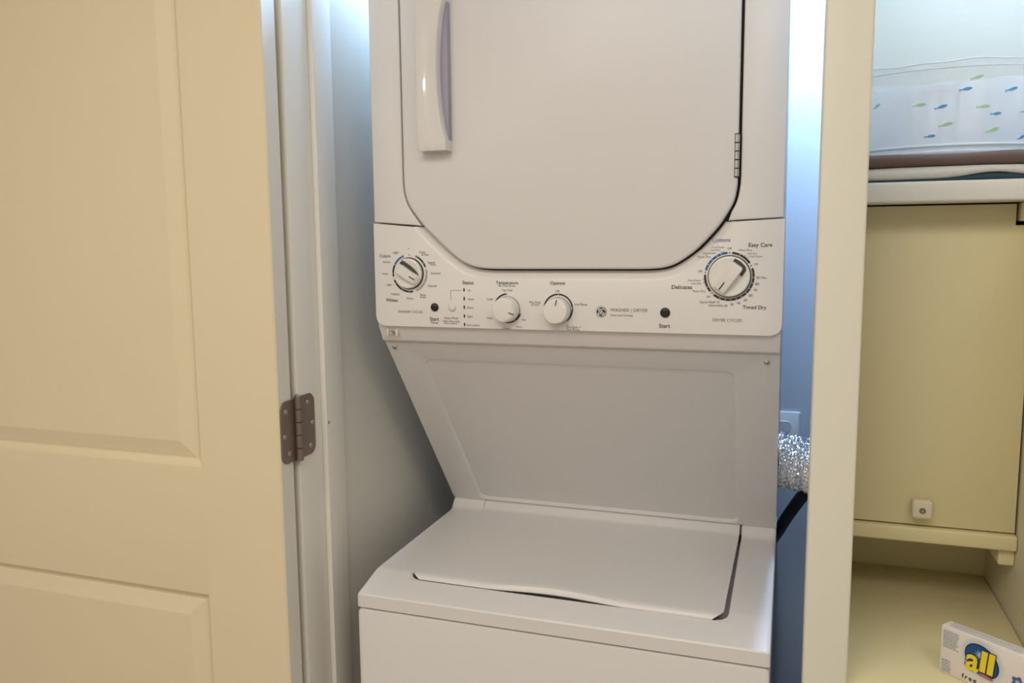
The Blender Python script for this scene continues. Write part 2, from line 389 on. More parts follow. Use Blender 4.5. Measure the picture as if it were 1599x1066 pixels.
# lettering on the panel: text, centre x, centre z, width, style (0 fine, 1 blue, 2 bold dark, 3 thin grey)
PRINT = [('Light', 0.0412, 1.5118, 0.0107, 0), ('Medium', 0.023, 1.4954, 0.015, 0), ('Heavy', 0.0195, 1.4752, 0.0113, 0), ('Light', 0.0264, 1.4558, 0.0102, 0), ('Medium', 0.0382, 1.4396, 0.0166, 0), ('Heavy', 0.066, 1.4327, 0.0127, 0), ('Colors', 0.0198, 1.5059, 0.0209, 1), ('Whites', 0.031, 1.4289, 0.0231, 2), ('Drain', 0.0917, 1.512, 0.0115, 0), ('& Spin', 0.097, 1.508, 0.013, 0), ('Speed', 0.1078, 1.4945, 0.0124, 0), ('Wash', 0.1108, 1.4908, 0.0103, 0), ('Delicates', 0.1159, 1.4762, 0.018, 0), ('Casuals', 0.109, 1.4548, 0.0166, 0), ('Rinse', 0.0912, 1.4388, 0.0109, 0), ('& Spin', 0.0914, 1.4349, 0.0115, 0), ('WASHER CYCLES', 0.0658, 1.4091, 0.0478, 3), ('Start', 0.1116, 1.3974, 0.0171, 2), ('Pause', 0.1119, 1.3914, 0.013, 0), ('Delay Rinse', 0.1433, 1.3998, 0.0256, 0), ('Signal when using', 0.1427, 1.3946, 0.0308, 0), ('fabric softener', 0.1426, 1.391, 0.0247, 0), ('Status', 0.1748, 1.4605, 0.0201, 2), ('On', 0.177, 1.4474, 0.0055, 0), ('Wash', 0.1792, 1.4325, 0.0106, 0), ('Rinse', 0.1788, 1.4182, 0.0111, 0), ('Spin', 0.1777, 1.4033, 0.0096, 0), ('Lid Locked', 0.1828, 1.3884, 0.0221, 0), ('Temperature', 0.2446, 1.4608, 0.0389, 2), ('All Cold Rinses', 0.2445, 1.4559, 0.0302, 0), ('Tap Cold', 0.2447, 1.4484, 0.018, 0), ('Cold', 0.2136, 1.433, 0.0104, 0), ('Cool', 0.2134, 1.4013, 0.0099, 0), ('Hot', 0.2734, 1.3997, 0.0072, 0), ('Warm', 0.2646, 1.3878, 0.0121, 0), ('Colors', 0.2436, 1.3847, 0.0132, 0), ('Options', 0.332, 1.4609, 0.0247, 2), ('Off', 0.3318, 1.4478, 0.0066, 0), ('Pre-Soak', 0.2937, 1.429, 0.0196, 0), ('15 min.', 0.294, 1.4249, 0.0143, 0), ('2nd Rinse', 0.3709, 1.4266, 0.0216, 0), ('Pre-Soak +', 0.3591, 1.3895, 0.0235, 0), ('2nd Rinse', 0.3577, 1.3855, 0.0214, 0), ('Cottons', 0.5895, 1.5281, 0.027, 4), ('Easy Care', 0.6469, 1.5202, 0.0337, 2), ('Cool Down', 0.5851, 1.5171, 0.0184, 0), ('Less Dry', 0.5815, 1.513, 0.0144, 0), ('Off', 0.6022, 1.5151, 0.0061, 0), ('Optimum', 0.5719, 1.5086, 0.0198, 0), ('More Dry', 0.5648, 1.5029, 0.0195, 0), ('More Dry', 0.6255, 1.5126, 0.0192, 0), ('Less Dry', 0.6357, 1.5074, 0.0143, 0), ('Cool Down', 0.6407, 1.503, 0.0187, 0), ('Off', 0.6412, 1.4913, 0.0055, 0), ('Off', 0.559, 1.4805, 0.0063, 0), ('90 Min.', 0.65, 1.471, 0.0155, 0), ('80', 0.6436, 1.4616, 0.0056, 0), ('70', 0.6414, 1.4522, 0.0048, 0), ('60', 0.6348, 1.4444, 0.0056, 0), ('50', 0.6272, 1.437, 0.0053, 0), ('40', 0.6172, 1.4324, 0.0053, 0), ('30', 0.6076, 1.4303, 0.0049, 0), ('Cool Down', 0.5504, 1.4666, 0.0188, 0), ('Less Dry', 0.5536, 1.462, 0.0151, 0), ('Delicates', 0.5318, 1.456, 0.0314, 2), ('More Dry', 0.558, 1.4499, 0.0192, 0), ('Off', 0.5719, 1.4415, 0.0058, 0), ('Quick Fluff 10', 0.574, 1.4333, 0.0295, 0), ('Dewrinkle 20', 0.587, 1.4284, 0.0281, 0), ('Timed Dry', 0.6408, 1.4263, 0.0345, 2), ('DRYER CYCLES', 0.6011, 1.4058, 0.0435, 3), ('WASHER | DRYER', 0.4494, 1.4185, 0.0602, 3), ('Auto Load Sensing', 0.4374, 1.4104, 0.036, 0), ('Start', 0.5058, 1.3949, 0.0172, 2)]
for s, x, z, wd, k in PRINT:
    label_print(s, x, z, wd, ('printgrey', 'printblue', 'print', 'printgrey', 'printviolet')[k], panel, bold=(.0, .006, .007, -.004, .008)[k])
for s, x, z in (('Off', .0657, 1.5183),): label_print(s, x, z, .0042, 'printpale', panel)
def ring(cx, cz, r, t, spans):
    for a0, a1, m in spans:
        bm = arc_band(cx, cz, r, t, a0, a1, -.0005)
        for a in (a0, a1):
            q = math.radians(a); merge(bm, arc_band(cx+r*math.cos(q), cz+r*math.sin(q), t/4, t/2, 0, 360, -.00052, n=10))
        obj('dial_scale', bm, m, panel, smooth=0, recalc=False)
def dots(cx, cz, r, angs, m='printwhite', s=.00075):
    for a in angs:
        q = math.radians(a)
        obj('scale_dot', arc_band(cx+r*math.cos(q), cz+r*math.sin(q), s/2, s, 0, 360, -.0008, n=10), m, panel, smooth=0, recalc=False)
WD = (.0667, 1.4758); TD = (.2456, 1.4184); OD = (.3329, 1.4187); DD = (.6024, 1.4729)
ring(*WD, .0318, .0030, [(112, 152, 'printblue'), (155, 188, 'print'), (204, 278, 'print'), (22, 66, 'print'), (-66, 10, 'printpale')])
dots(*WD, .0318, [117, 152, 180, 212, 243, 268, 34, 62]); dots(*WD, .0318, [-30, -58, -2]); dots(*WD, .0315, [90], 'print', .0009)
ring(*DD, .0358, .0033, [(97, 163, 'printblue'), (178, 218, 'print'), (234, 378, 'print'), (36, 82, 'print')])
dots(*DD, .0358, [110, 121, 136, 150, 207, 249, 262, 275, 288, 302, 316, 330, 344, 358, 65]); dots(*DD, .0358, [90, 170, 226, 27], 'print', .0010)
for a in (103, 108, 48, 54, 187, 194):
    q = math.radians(a); bm = bmesh.new(); n_ = Vector((math.cos(q), 0, math.sin(q))); t_ = Vector((-n_.z, 0, n_.x)); c_ = Vector((DD[0], -.0006, DD[1]))
    bm.faces.new([bm.verts.new(c_+n_*r_+t_*s_) for r_, s_ in ((.0372, -.0004), (.0398, -.0004), (.0398, .0004), (.0372, .0004))])
    obj('scale_tick', bm, 'printgrey' if a > 110 or a < 90 else 'printblue', panel, smooth=0, recalc=False)
ring(*TD, .0238, .0026, [(95, 158, 'print'), (215, 338, 'print')]); dots(*TD, .0238, [95, 338, 300, 262, 158, 215])
ring(*OD, .0238, .0026, [(-52, 172, 'print')]); dots(*OD, .0238, [90, 172, 4, -52])
# status bars and leader line
for z in (1.4481, 1.4333, 1.4187, 1.4038, 1.3894):
    obj('status_light', box(.1663, .1685, -.0009, .004, z-.0028, z+.0028, .0003, 1), 'button', lc)
ll = bmesh.new()
for (x0, x1, z0, z1) in ((.1427, .1432, 1.4308, 1.4475), (.1427, .1621, 1.4471, 1.4476)):
    ll.faces.new([ll.verts.new(p) for p in ((x0, -.0006, z0), (x1, -.0006, z0), (x1, -.0006, z1), (x0, -.0006, z1))])
obj('leader_line', ll, 'printgrey', panel, smooth=0, recalc=False)
# push buttons
for x, z, m, r, lb in ((.1128, 1.4178, 'button', .0072, 'black start button at the left'), (.5066, 1.4158, 'button', .0078, 'black start button at the right'), (.1452, 1.4183, 'plastic', .0066, 'white push button')):
    o = obj('push_button', slab(circle(x, z, r, 30), [(r*.75, -.0042), (r*.35, -.0040), (.0012, -.0034), (0, -.0020), (0, .006)], front), m, lc, smooth=50); o['label'] = lb
    obj('button_collar', slab(circle(x, z, r+.0016, 30), [(.0012, -.0008), (0, .0002), (0, .004)], front), 'plastic', lc)
# round brand badge: black disc, pale ring, script letters and four swirls
bx, bz = .4044, 1.4155
badge = obj('brand_badge', slab(circle(bx, bz, .0086, 36), [(.0012, -.0016), (0, -.0010), (0, .003)], front), 'button', lc)
obj('badge_ring', arc_band(bx, bz, .0076, .0007, 0, 360, -.0019, n=40), 'printwhite', badge, smooth=0, recalc=False)
def stroke(pts, wd, y=-.0019):
    pts = catmull(pts, 5); bm = bmesh.new(); L = []; Rr = []
    for i, p in enumerate(pts):
        t = (Vector(pts[min(i+1, len(pts)-1)])-Vector(pts[max(i-1, 0)])).normalized(); n = Vector((-t.y, t.x))*wd*.5
        L.append(bm.verts.new((p[0]+n.x, y, p[1]+n.y))); Rr.append(bm.verts.new((p[0]-n.x, y, p[1]-n.y)))
    for i in range(len(pts)-1): bm.faces.new((L[i], L[i+1], Rr[i+1], Rr[i]))
    return bm
def sc(P): return [(bx+x*.001, bz+z*.001) for x, z in P]
gl = stroke(sc([(-.4, 2.6), (-1.6, 4.2), (-3.6, 3.6), (-4.2, 1.6), (-2.8, .6), (-1.3, 1.6), (-1.2, -.6), (-1.0, -3.2), (-2.6, -4.4), (-4.2, -3.2), (-3.4, -1.4), (-1.2, -.6)]), .0010)
merge(gl, stroke(sc([(3.6, 3.2), (2.2, 4.4), (.6, 3.2), (.9, 1.2), (2.2, .4), (.8, -.6), (.5, -2.8), (2.2, -4.4), (4.2, -3.4), (4.3, -1.6), (3.0, -.9), (2.4, -2.0)]), .0010))
obj('badge_script', gl, 'printwhite', badge, smooth=0, recalc=False)
sw = bmesh.new()
for k in range(4):
    a = k*PI/2+PI/4; P = []
    for q in range(7):
        b = a-.55+q*.18; P.append((bx+math.cos(b)*(.0066-.0006*math.sin(q)), bz+math.sin(b)*(.0066-.0006*math.sin(q))))
    merge(sw, stroke(P, .0006))
obj('badge_swirl', sw, 'printwhite', badge, smooth=0, recalc=False)

# --- dials
def big_dial(c, r, pointer, h1, label, shift):
    """flat round disc carrying a raised finger bar; pointer = direction of the mark end in degrees"""
    cx, cz = c; a = math.radians(pointer); ux, uz = math.cos(a), math.sin(a)
    base = obj('cycle_dial', slab(circle(cx, cz, r, 48), [(r*.16, -.0086), (.0026, -.0092), (.0010, -.0086), (0, -.0070), (0, .002)], front), 'knob', lc, smooth=30); base['label'] = label
    obj('dial_skirt', slab(circle(cx, cz, r+.0016, 48), [(.0008, -.0030), (0, -.0020), (0, .002)], front), 'charcoal', base)
    # finger bar from the far end (low) to the mark end, its top sloping down at both ends
    hw = r*.33; far = -r*.74; near = r*.93
    bm = bmesh.new()
    stations = [(far, .62, -.0088), (far+.0012, .86, -.0165), (far+.005, 1.0, -h1), (r*.22, 1.0, -h1), (near-.004, .96, -.0150), (near, .90, -.0105)]
    rows = []
    for t, k, y in stations:
        row = []
        for s, yy in ((-1, -.0075), (-1, y+.0012), (-.86, y), (.86, y), (1, y+.0012), (1, -.0075)):
            u = t; v = s*hw*k
            row.append(bm.verts.new((cx+ux*u-uz*v, yy, cz+uz*u+ux*v)))
        rows.append(row)
    for A, B in zip(rows, rows[1:]):
        for i in range(5): bm.faces.new((A[i], A[i+1], B[i+1], B[i]))
    bm.faces.new(rows[0]); bm.faces.new(rows[-1][::-1])
    obj('finger_bar', bm, 'knob', base, smooth=25)
    # dark mark on the sloping end
    bm = bmesh.new(); pts = []
    for t, v in ((r*.34, -.0009), (near-.0042, -.0009), (near-.0042, .0009), (r*.34, .0009)):
        k = (t-r*.22)/(near-.004-r*.22); y = -h1+(h1-.0150)*k-.0004
        pts.append(bm.verts.new((cx+ux*t-uz*v, y, cz+uz*t+ux*v)))
    bm.faces.new(pts); obj('pointer_mark', bm, 'print', base, smooth=0)
    return base, (cx, cz, ux, uz, hw, far, near)
wdial, g = big_dial((.0660, 1.4758), .0258, -33, .0190, 'washer cycle dial turned to the lower right', 0)
def dial_dark_strip(base, g, poly):  # thin charcoal strip laid flat on the dial by the finger bar
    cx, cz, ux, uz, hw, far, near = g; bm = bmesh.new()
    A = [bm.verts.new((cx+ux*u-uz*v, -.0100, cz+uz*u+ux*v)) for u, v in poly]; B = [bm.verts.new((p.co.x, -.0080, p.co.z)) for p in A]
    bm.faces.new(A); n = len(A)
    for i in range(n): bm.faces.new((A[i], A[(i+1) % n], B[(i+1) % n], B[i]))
    obj('dial_dark_strip', bm, 'charcoal', base, smooth=0)
dial_dark_strip(wdial, g, [(-.0215, .0075), (-.0195, .0145), (-.002, .0148), (.012, .0128), (.020, .0095), (.008, .0085), (-.012, .0075)])
ddial, g2 = big_dial((.6030, 1.4729), .0306, 234, .0200, 'dryer cycle dial turned to the lower left', 0)
dial_dark_strip(ddial, g2, [(-.0270, -.0095), (-.0282, 0), (-.0262, .0105), (-.0220, .0145), (-.0110, .0150), (-.0120, .0095), (-.0195, .0085), (-.0215, 0), (-.0200, -.0090)])
def small_knob(c, r, pointer, label):
    cx, cz = c; a = math.radians(pointer); ux, uz = math.cos(a), math.sin(a)
    out = circle(cx, cz, r, 44)
    bm = slab(out, [(.0048, -.0232), (.0022, -.0226), (.0010, -.0212), (.0006, -.0180), (-.0002, -.0060), (-.0004, -.0042), (-.0004, .002)], front)
    # facet cut at the pointer end
    for v in bm.verts:
        t = (v.co.x-cx)*ux+(v.co.z-cz)*uz
        if v.co.y < -.017 and t > r*.42: v.co.y = min(-.0150, v.co.y+(t-r*.42)*.55)
    k = obj('selector_knob', bm, 'knob', lc, smooth=30); k['label'] = label
    obj('knob_skirt', slab(circle(cx, cz, r+.0008, 44), [(.0006, -.0022), (0, -.0014), (0, .002)], front), 'charcoal', k)
    bm = bmesh.new(); pts = []
    for t, v in ((r*.48, -.0007), (r*.93, -.0007), (r*.93, .0007), (r*.48, .0007)):
        y = -.0232+max(0, t-r*.42)*.55-.0011
        if t > r*.8: y = -.0205
        pts.append(bm.verts.new((cx+ux*t-uz*v, y, cz+uz*t+ux*v)))
    bm.faces.new(pts); obj('pointer_mark', bm, 'print', k, smooth=0)
    return k
small_knob((.2450, 1.4166), .0210, -22, 'temperature knob turned to the lower right')
small_knob((.3327, 1.4158), .0210, 82, 'options knob turned to the top')

# --- dryer door pull: backing plate and a bowed front with a scooped right edge
hz0, hz1 = 1.6785, 1.931; hx0, hx1 = .0985, .1512
def scoop(z):
    t = (z-1.6975)/(1.913-1.6975)
    return 0 if t <= 0 or t >= 1 else .0130*math.sin(PI*t)**.62
bm = bmesh.new(); rows = []
NZ = 48
for i in range(NZ+1):
    z = hz0+(hz1-hz0)*i/NZ; x1 = hx1-scoop(z); bow = .0035*math.sin(PI*i/NZ)
    e = .0012 if i in (0, NZ) else 0
    yf = -.0300-bow
    rows.append([bm.verts.new(p) for p in ((hx0, -.004, z), (hx0+.0004, yf+.006, z), (hx0+.003, yf+.0015+e, z), (hx0+.009, yf+e, z), (x1-.005, yf+e, z), (x1-.0012, yf+.0014+e, z), (x1, yf+.005, z), (x1+(.0 if scoop(z) == 0 else .001), -.004, z))])
for A, B in zip(rows, rows[1:]):
    for i in range(7): bm.faces.new((A[i], A[i+1], B[i+1], B[i]))
bm.faces.new(rows[0]); bm.faces.new(rows[-1][::-1])
pull = obj('door_handle', bm, 'gloss', ddoor, smooth=40)
bmg = slab(roundrect(hx0+.02, hx1+.0004, 1.694, 1.9165, .003, 3), [(.0006, -.0165), (0, -.0155), (0, -.0035)], front)
obj('handle_grip', bmg, 'grip', ddoor)
# --- door hinge at the right: five silver knuckles in a dark leaf
obj('hinge_plate', box(.6062, .6140, -.0046, .004, 1.6205, 1.6850, .001), 'dark', ddoor)
for k in range(5):
    z0 = 1.6218+k*.01252
    obj('hinge_knuckle', slab(circle(0, 0, .0036, 16), [(.0005, z0), (0, z0+.0005), (0, z0+.0108), (.0005, z0+.0113)], lambda u, v, q: (.6102+u, -.0042+v, q)), 'steel', ddoor)

# --- sloping access panel between dryer and washer
d = Vector((0, .304, -.381)); L = d.length; d.normalize(); nrm = Vector((0, d.z, -d.y)); O = Vector((0, .030, 1.3505))
def slope(u, v, q): p = O+d*v-nrm*q; return (u, p.y, p.z)          # q > 0 sinks into the machine
bm = bmesh.new()
o_in = [(.060, .486), (.612, .486), (.612, .042), (.060, .042)]
def ringv(off, q, r=.012):
    x0, x1, v0, v1 = .060+off[0], .612-off[1], .040+off[2], .4855-off[3]
    rr = roundrect(x0, x1, v0, v1, r, 5)
    return [bm.verts.new(slope(u, v, q)) for u, v in rr]
rr = [ringv((0, 0, 0, 0), 0, .016), ringv((.003, .003, .003, .002), .0008, .015), ringv((.025, .014, .026, .030), .0250, .012), ringv((.030, .018, .031, .035), .0272, .011)]
for a, b in zip(rr, rr[1:]):
    for i in range(len(a)): bm.faces.new((a[i], a[(i+1) % len(a)], b[(i+1) % len(b)], b[i]))
bm.faces.new(rr[-1])
out4 = [bm.verts.new(slope(u, v, 0)) for u, v in ((W-.0006, L), (.0006, L), (.0006, 0), (W-.0006, 0))]   # matches the rounded corners' order
n_ = len(rr[0]); q_ = n_//4
for k in range(4):
    seg = [rr[0][(k*q_+i) % n_] for i in range(q_)]
    for i in range(len(seg)-1): bm.faces.new((out4[k], seg[i], seg[i+1]))
    bm.faces.new((out4[k], seg[-1], rr[0][((k+1)*q_) % n_], out4[(k+1) % 4]))
back4 = [bm.verts.new(slope(u, v, .0016)) for u, v in ((W-.0006, L), (.0006, L), (.0006, 0), (W-.0006, 0))]
for k in range(4): bm.faces.new((out4[k], out4[(k+1) % 4], back4[(k+1) % 4], back4[k]))
acc = obj('access_panel', bm, 'enamel', lc, smooth=18)
for u, v in ((.0150, .0125), (.6600, .0175)):
    bm = slab(circle(u, v, .0048, 20), [(.0030, -.0022), (.0012, -.0020), (0, -.0006), (0, .001)], slope)
    obj('panel_screw', bm, 'steel', acc)
    o = obj('screw_slot', slab([(u-.0028, v-.0005), (u+.0028, v-.0005), (u+.0028, v+.0005), (u-.0028, v+.0005)], [(0, -.0024), (0, -.0018)], slope), 'dark', acc, smooth=0)
# --- washer top: sloping front edge, flat deck, upturned back; open under the lid
prof = [(-.1010, .9072), (-.1012, .9285), (-.0995, .9312), (-.0960, .9325), (-.034, .9474), (-.026, .9487), (-.018, .9490), (.308, .9490), (.317, .9505), (.323, .9545), (.336, .9690), (.348, .9690), (.348, .930), (-.02, .930), (-.02, .9072)]
def deck_strip(x0, x1, p): return extrude_x(p, x0, x1)
LX0, LX1 = .0735, .6158
dk = bmesh.new()
def rounded_strip(x0, x1, side):
    """deck strip whose outer edge is softly rounded"""
    bm = bmesh.new(); rows = []
    ins = [(0, .0050), (.0012, .0022), (.0040, .0004), (.0075, 0)]
    xs = ([x0+a for a, b in ins]+[x1]) if side < 0 else ([x0]+[x1-a for a, b in reversed(ins)])
    dr = ([b for a, b in ins]+[0]) if side < 0 else ([0]+[b for a, b in reversed(ins)])
    for x, b in zip(xs, dr):
        row = []
        for i, (y, z) in enumerate(prof):
            if 1 <= i <= 11: z = z-b; y = y+(b*.7 if i <= 3 else 0)
            if i == 0: y = y+b*.7
            row.append(bm.verts.new((x, y, z)))
        rows.append(row)
    n = len(prof)
    for A, B in zip(rows, rows[1:]):
        for i in range(n): bm.faces.new((A[i], A[(i+1) % n], B[(i+1) % n], B[i]))
    bm.faces.new(rows[0]); bm.faces.new(rows[-1][::-1])
    return bm
merge(dk, rounded_strip(.0, LX0, -1)); merge(dk, rounded_strip(LX1, W, 1))
pf = [p for p in prof[:4]]+[(-.0480, .9440), (-.0465, .9425), (-.0460, .930), (-.02, .930), (-.02, .9072)]
merge(dk, extrude_x(pf, LX0, LX1))
# rounded inner corners of the opening at the front
for x0, sx in ((LX0, 1), (LX1, -1)):
    r = .018; pts = [(x0, -.0460)]+[(x0+sx*(r-r*math.cos(a)), -.0460+r-r*math.sin(a)) for a in [PI/2*k/6 for k in range(7)]]
    b2 = bmesh.new(); A = [b2.verts.new((x, y, .9442+(y+.046)*.24)) for x, y in pts]; B = [b2.verts.new((x, y, .930)) for x, y in pts]
    b2.faces.new(A); b2.faces.new(B[::-1])
    for i in range(len(A)): b2.faces.new((A[i], A[(i+1) % len(A)], B[(i+1) % len(A)], B[i]))
    bmesh.ops.recalc_face_normals(b2, faces=b2.faces); merge(dk, b2)
bmesh.ops.remove_doubles(dk, verts=dk.verts, dist=2e-5)
obj('washer_top', dk, 'enamel', lc, smooth=28)
obj('tub_surround', box(LX0-.004, LX1+.004, -.0465, .34, .922, .9298), 'lip', lc)
# --- lid
LP = [(.3375, .9690), (.3300, .9655), (.3230, .9575), (.3170, .9545), (.3100, .9535), (.20, .9535), (.08, .9535), (.02, .9535), (-.005, .9535), (-.020, .9533), (-.030, .9530), (-.0375, .9528), (-.0430, .9518), (-.0462, .9492), (-.0478, .9452)]
def hump(x):
    t = (x-.215)/(.455-.215)
    return 0 if t <= 0 or t >= 1 else math.sin(PI*t)**1.5
lb = bmesh.new(); rows = []
xa, xb = .0752, .6112; NX = 60
for y, z in LP:
    r = .020; e = 0
    if y < -.048+r: q = (-.048+r-y)/r; e = r-r*math.sqrt(max(0, 1-q*q))
    row = []
    for i in range(NX+1):
        xbb = xb-.0030*max(0, min(1, (.30-y)/.30)); x = xa+e+(xbb-xa-2*e)*i/NX
        k = max(0, min(1, (.03-y)/.06)); h = hump(x)
        zz = z+h*(.0030*k if z > .950 else .0014); yy = y+(.0070*h*k*k if y < -.02 else 0)-.006*(x-.34)*max(0, k)
        row.append(lb.verts.new((x, yy, zz)))
    rows.append(row)
for A, B in zip(rows, rows[1:]):
    for i in range(NX): lb.faces.new((A[i], A[i+1], B[i+1], B[i]))
edge = rows[0]+[r_[-1] for r_ in rows[1:]]+rows[-1][-2::-1]+[r_[0] for r_ in rows[-2:0:-1]]
low_ = [lb.verts.new((v.co.x+(.0004 if v.co.x < .1 else (-.0004 if v.co.x > .58 else 0)), v.co.y+(.001 if v.co.y < -.03 else 0), (v.co.z-.0016 if v.co.y < -.03 else v.co.z-.010))) for v in edge]
for i in range(len(edge)): lb.faces.new((edge[i], edge[(i+1) % len(edge)], low_[(i+1) % len(edge)], low_[i]))
lid = obj('washer_lid', lb, 'enamel', lc, smooth=30)

# ================================================================== behind and beside the machine
ol = thing('outlet_cover', 'white wall outlet cover plate beside the dryer, behind the foil duct', 'outlet', (.688, .679, 1.075))
opl = obj('cover_plate', slab(roundrect(.653, .7235, 1.018, 1.1325, .004), [(.004, .6735), (.001, .6745), (0, .6765), (0, .6798)], front), 'plate', ol)
for z in (1.052, 1.098): obj('socket', slab(roundrect(.672, .704, z-.0135, z+.0135, .010), [(.001, .6728), (0, .6738), (0, .676)], front), 'plate', ol)
# crinkled foil duct
bm = bmesh.new(); rows = []
n = 130; m_ = 84; X0, X1 = .6797, .7565
for i in range(m_+1):
    t = i/m_; x = X0+(X1-X0)*t; ph = (x-X0)/.0245+.3
    base = .0475+.0050*abs(math.sin(PI*ph))**.6
    row = []
    for k in range(n):
        a = 2*PI*k/n
        nv = .8*abs(noise.noise(Vector((x*170, math.cos(a)*10, math.sin(a)*10+x*60))))*2-.5+.9*noise.noise(Vector((x*420, math.cos(a)*24, math.sin(a)*24)))
        r = base+.0021*nv
        row.append(bm.verts.new((x+.0018*math.sin(3*a+x*90)+.0012*nv, .300+r*math.cos(a), 1.1165+r*math.sin(a)-.16*(x-.68)**1)))
    rows.append(row)
for A, B in zip(rows, rows[1:]):
    for k in range(n): bm.faces.new((A[k], A[(k+1) % n], B[(k+1) % n], B[k]))
duct = obj('foil_duct', bm, 'foil', None, smooth=12)
rebase(duct, (.718, .30, 1.06)); tag(duct, 'crinkled silver foil dryer duct crossing the gap beside the machine', 'duct')
hose = obj('drain_hose', tube(catmull([(.743, .385, 1.09), (.7385, .40, 1.040), (.7195, .47, .983), (.7005, .545, .925), (.6835, .617, .867), (.6675, .679, .817)], 5), .0125, 16), 'rubber', None)
rebase(hose, (.6675, .67, .81)); tag(hose, 'black hose slanting down beside the machine below the foil duct', 'hose')

# ================================================================== ALCOVE (shelves right of the post)
AX0, AX1, FY = .777, 1.046, .16
def shelf(name, z0, z1, y0, y1, label, m, bev=.004, AX1=AX1):
    o = obj(name, box(AX0+.0005, AX1-.0005, y0, y1, z0, z1, bev, 3), m); rebase(o, ((AX0+AX1)/2, (y0+y1)/2, z0)); return tag(o, label, 'shelf')
shelf('shelf', 1.5815, 1.6128, .090, .3595, 'thick white upper shelf holding the folded cloths', 'shelf', AX1=1.105)
shelf('shelf', 1.0310, 1.0560, .150, .3595, 'thin cream shelf under the cabinet door', 'cream')
shelf('shelf', .880, .910, -.118, .3595, 'wide cream bottom shelf holding the white detergent box', 'cream')
def cleat(x0, x1, y0, y1, z0, z1, label):
    o = obj('shelf_cleat', box(x0, x1, y0, y1, z0, z1, .003, 3), 'cream'); rebase(o, (x1, (y0+y1)/2, z0)); return tag(o, label, 'cleat')
cleat(1.0205, AX1-.0003, .150, .3590, 1.5525, 1.5812, 'cream wall cleat under the right end of the upper shelf')
cleat(1.0220, AX1-.0003, .163, .3590, 1.0030, 1.0307, 'cream wall cleat under the right end of the thin shelf')
cab = thing('cabinet', 'cream cabinet with a flat door and one square knob, between two shelves', 'cabinet', (.91, FY, 1.0562))
fz0, fz1 = 1.0585, 1.5790
dp = [(AX0+.002, fz0), (1.0425, fz0), (1.0425, 1.5465), (1.0165, 1.5465), (1.0165, fz1), (AX0+.002, fz1)]
cdoor = obj('cabinet_door', slab(dp, [(.0014, FY), (.0004, FY+.0006), (0, FY+.002), (0, FY+.018)], front), 'cream', cab)
obj('cabinet_back', box(AX0+.002, AX1-.002, .338, .344, 1.058, 1.552), 'dark', cab)
kn = obj('square_knob', slab(roundrect(.8892, .9208, 1.0742, 1.1060, .0062, 6), [(.0050, FY-.0215), (.0026, FY-.0210), (.0010, FY-.0195), (0, FY-.0165), (.0012, FY-.004), (.004, FY), (.004, FY+.001)], front), 'creamwall', cdoor)
obj('knob_screw', slab(circle(.9052, 1.0892, .0050, 20), [(.0034, FY-.0222), (.0022, FY-.0230), (.0008, FY-.0228), (0, FY-.0215), (0, FY-.019)], front), 'bronze', cdoor)
obj('screw_socket', slab(circle(.9052, 1.0892, .0020, 14), [(.0002, FY-.0234), (0, FY-.0225)], front), 'steel', cdoor)

# folded cloths on the upper shelf: rolled front fold, wavy thickness
def cloth(name, z0, z1, y0, m, label, x0=AX0+.002, x1=1.098, waves=None, seed=0):
    bm = bmesh.new(); rows = []; NXc = 44
    for i in range(NXc+1):
        x = x0+(x1-x0)*i/NXc; t = i/NXc
        a, b = z0(t), z1(t); h = b-a; wob = .0025*noise.noise(Vector((x*18, seed, 1.3)))
        row = []
        for k in range(9):
            q = -PI/2+PI*k/8
            row.append(bm.verts.new((x, y0+wob+h*.55*(1-math.cos(q)), a+h/2+h/2*math.sin(q))))
        row.append(bm.verts.new((x, .345, b))); row.append(bm.verts.new((x, .345, a)))
        # inner fold line: a shallow crease along the front
        rows.append(row)
    nn = len(rows[0])
    for A, B in zip(rows, rows[1:]):
        for k in range(nn): bm.faces.new((A[k], A[(k+1) % nn], B[(k+1) % nn], B[k]))
    bm.faces.new(rows[0]); bm.faces.new(rows[-1][::-1])
    o = obj(name, bm, m, None, smooth=50); rebase(o, ((x0+x1)/2, .24, z0(.5))); return tag(o, label, 'cloth')
def bumpf(t, c, s): return math.exp(-((t-c)/s)**2)
cloth('folded_cloth', lambda t: 1.6130, lambda t: 1.6152+.0085*bumpf(t, .60, .14), .098, 'teal', 'dark teal folded cloth at the bottom of the shelf stack', seed=1)
cloth('folded_cloth', lambda t: 1.6155+.0086*bumpf(t, .60, .14), lambda t: 1.6333+.0015*math.sin(t*5)+.0012*bumpf(t, .7, .2), .093, 'white_cloth', 'white folded cloth in the middle of the shelf stack', seed=4)
cloth('folded_cloth', lambda t: 1.6337+.0015*math.sin(t*5)+.0012*bumpf(t, .7, .2), lambda t: 1.6545-.0028*bumpf(t, .42, .18)+.0015*t, .091, 'brown', 'brown folded cloth on top of the shelf stack', seed=9)

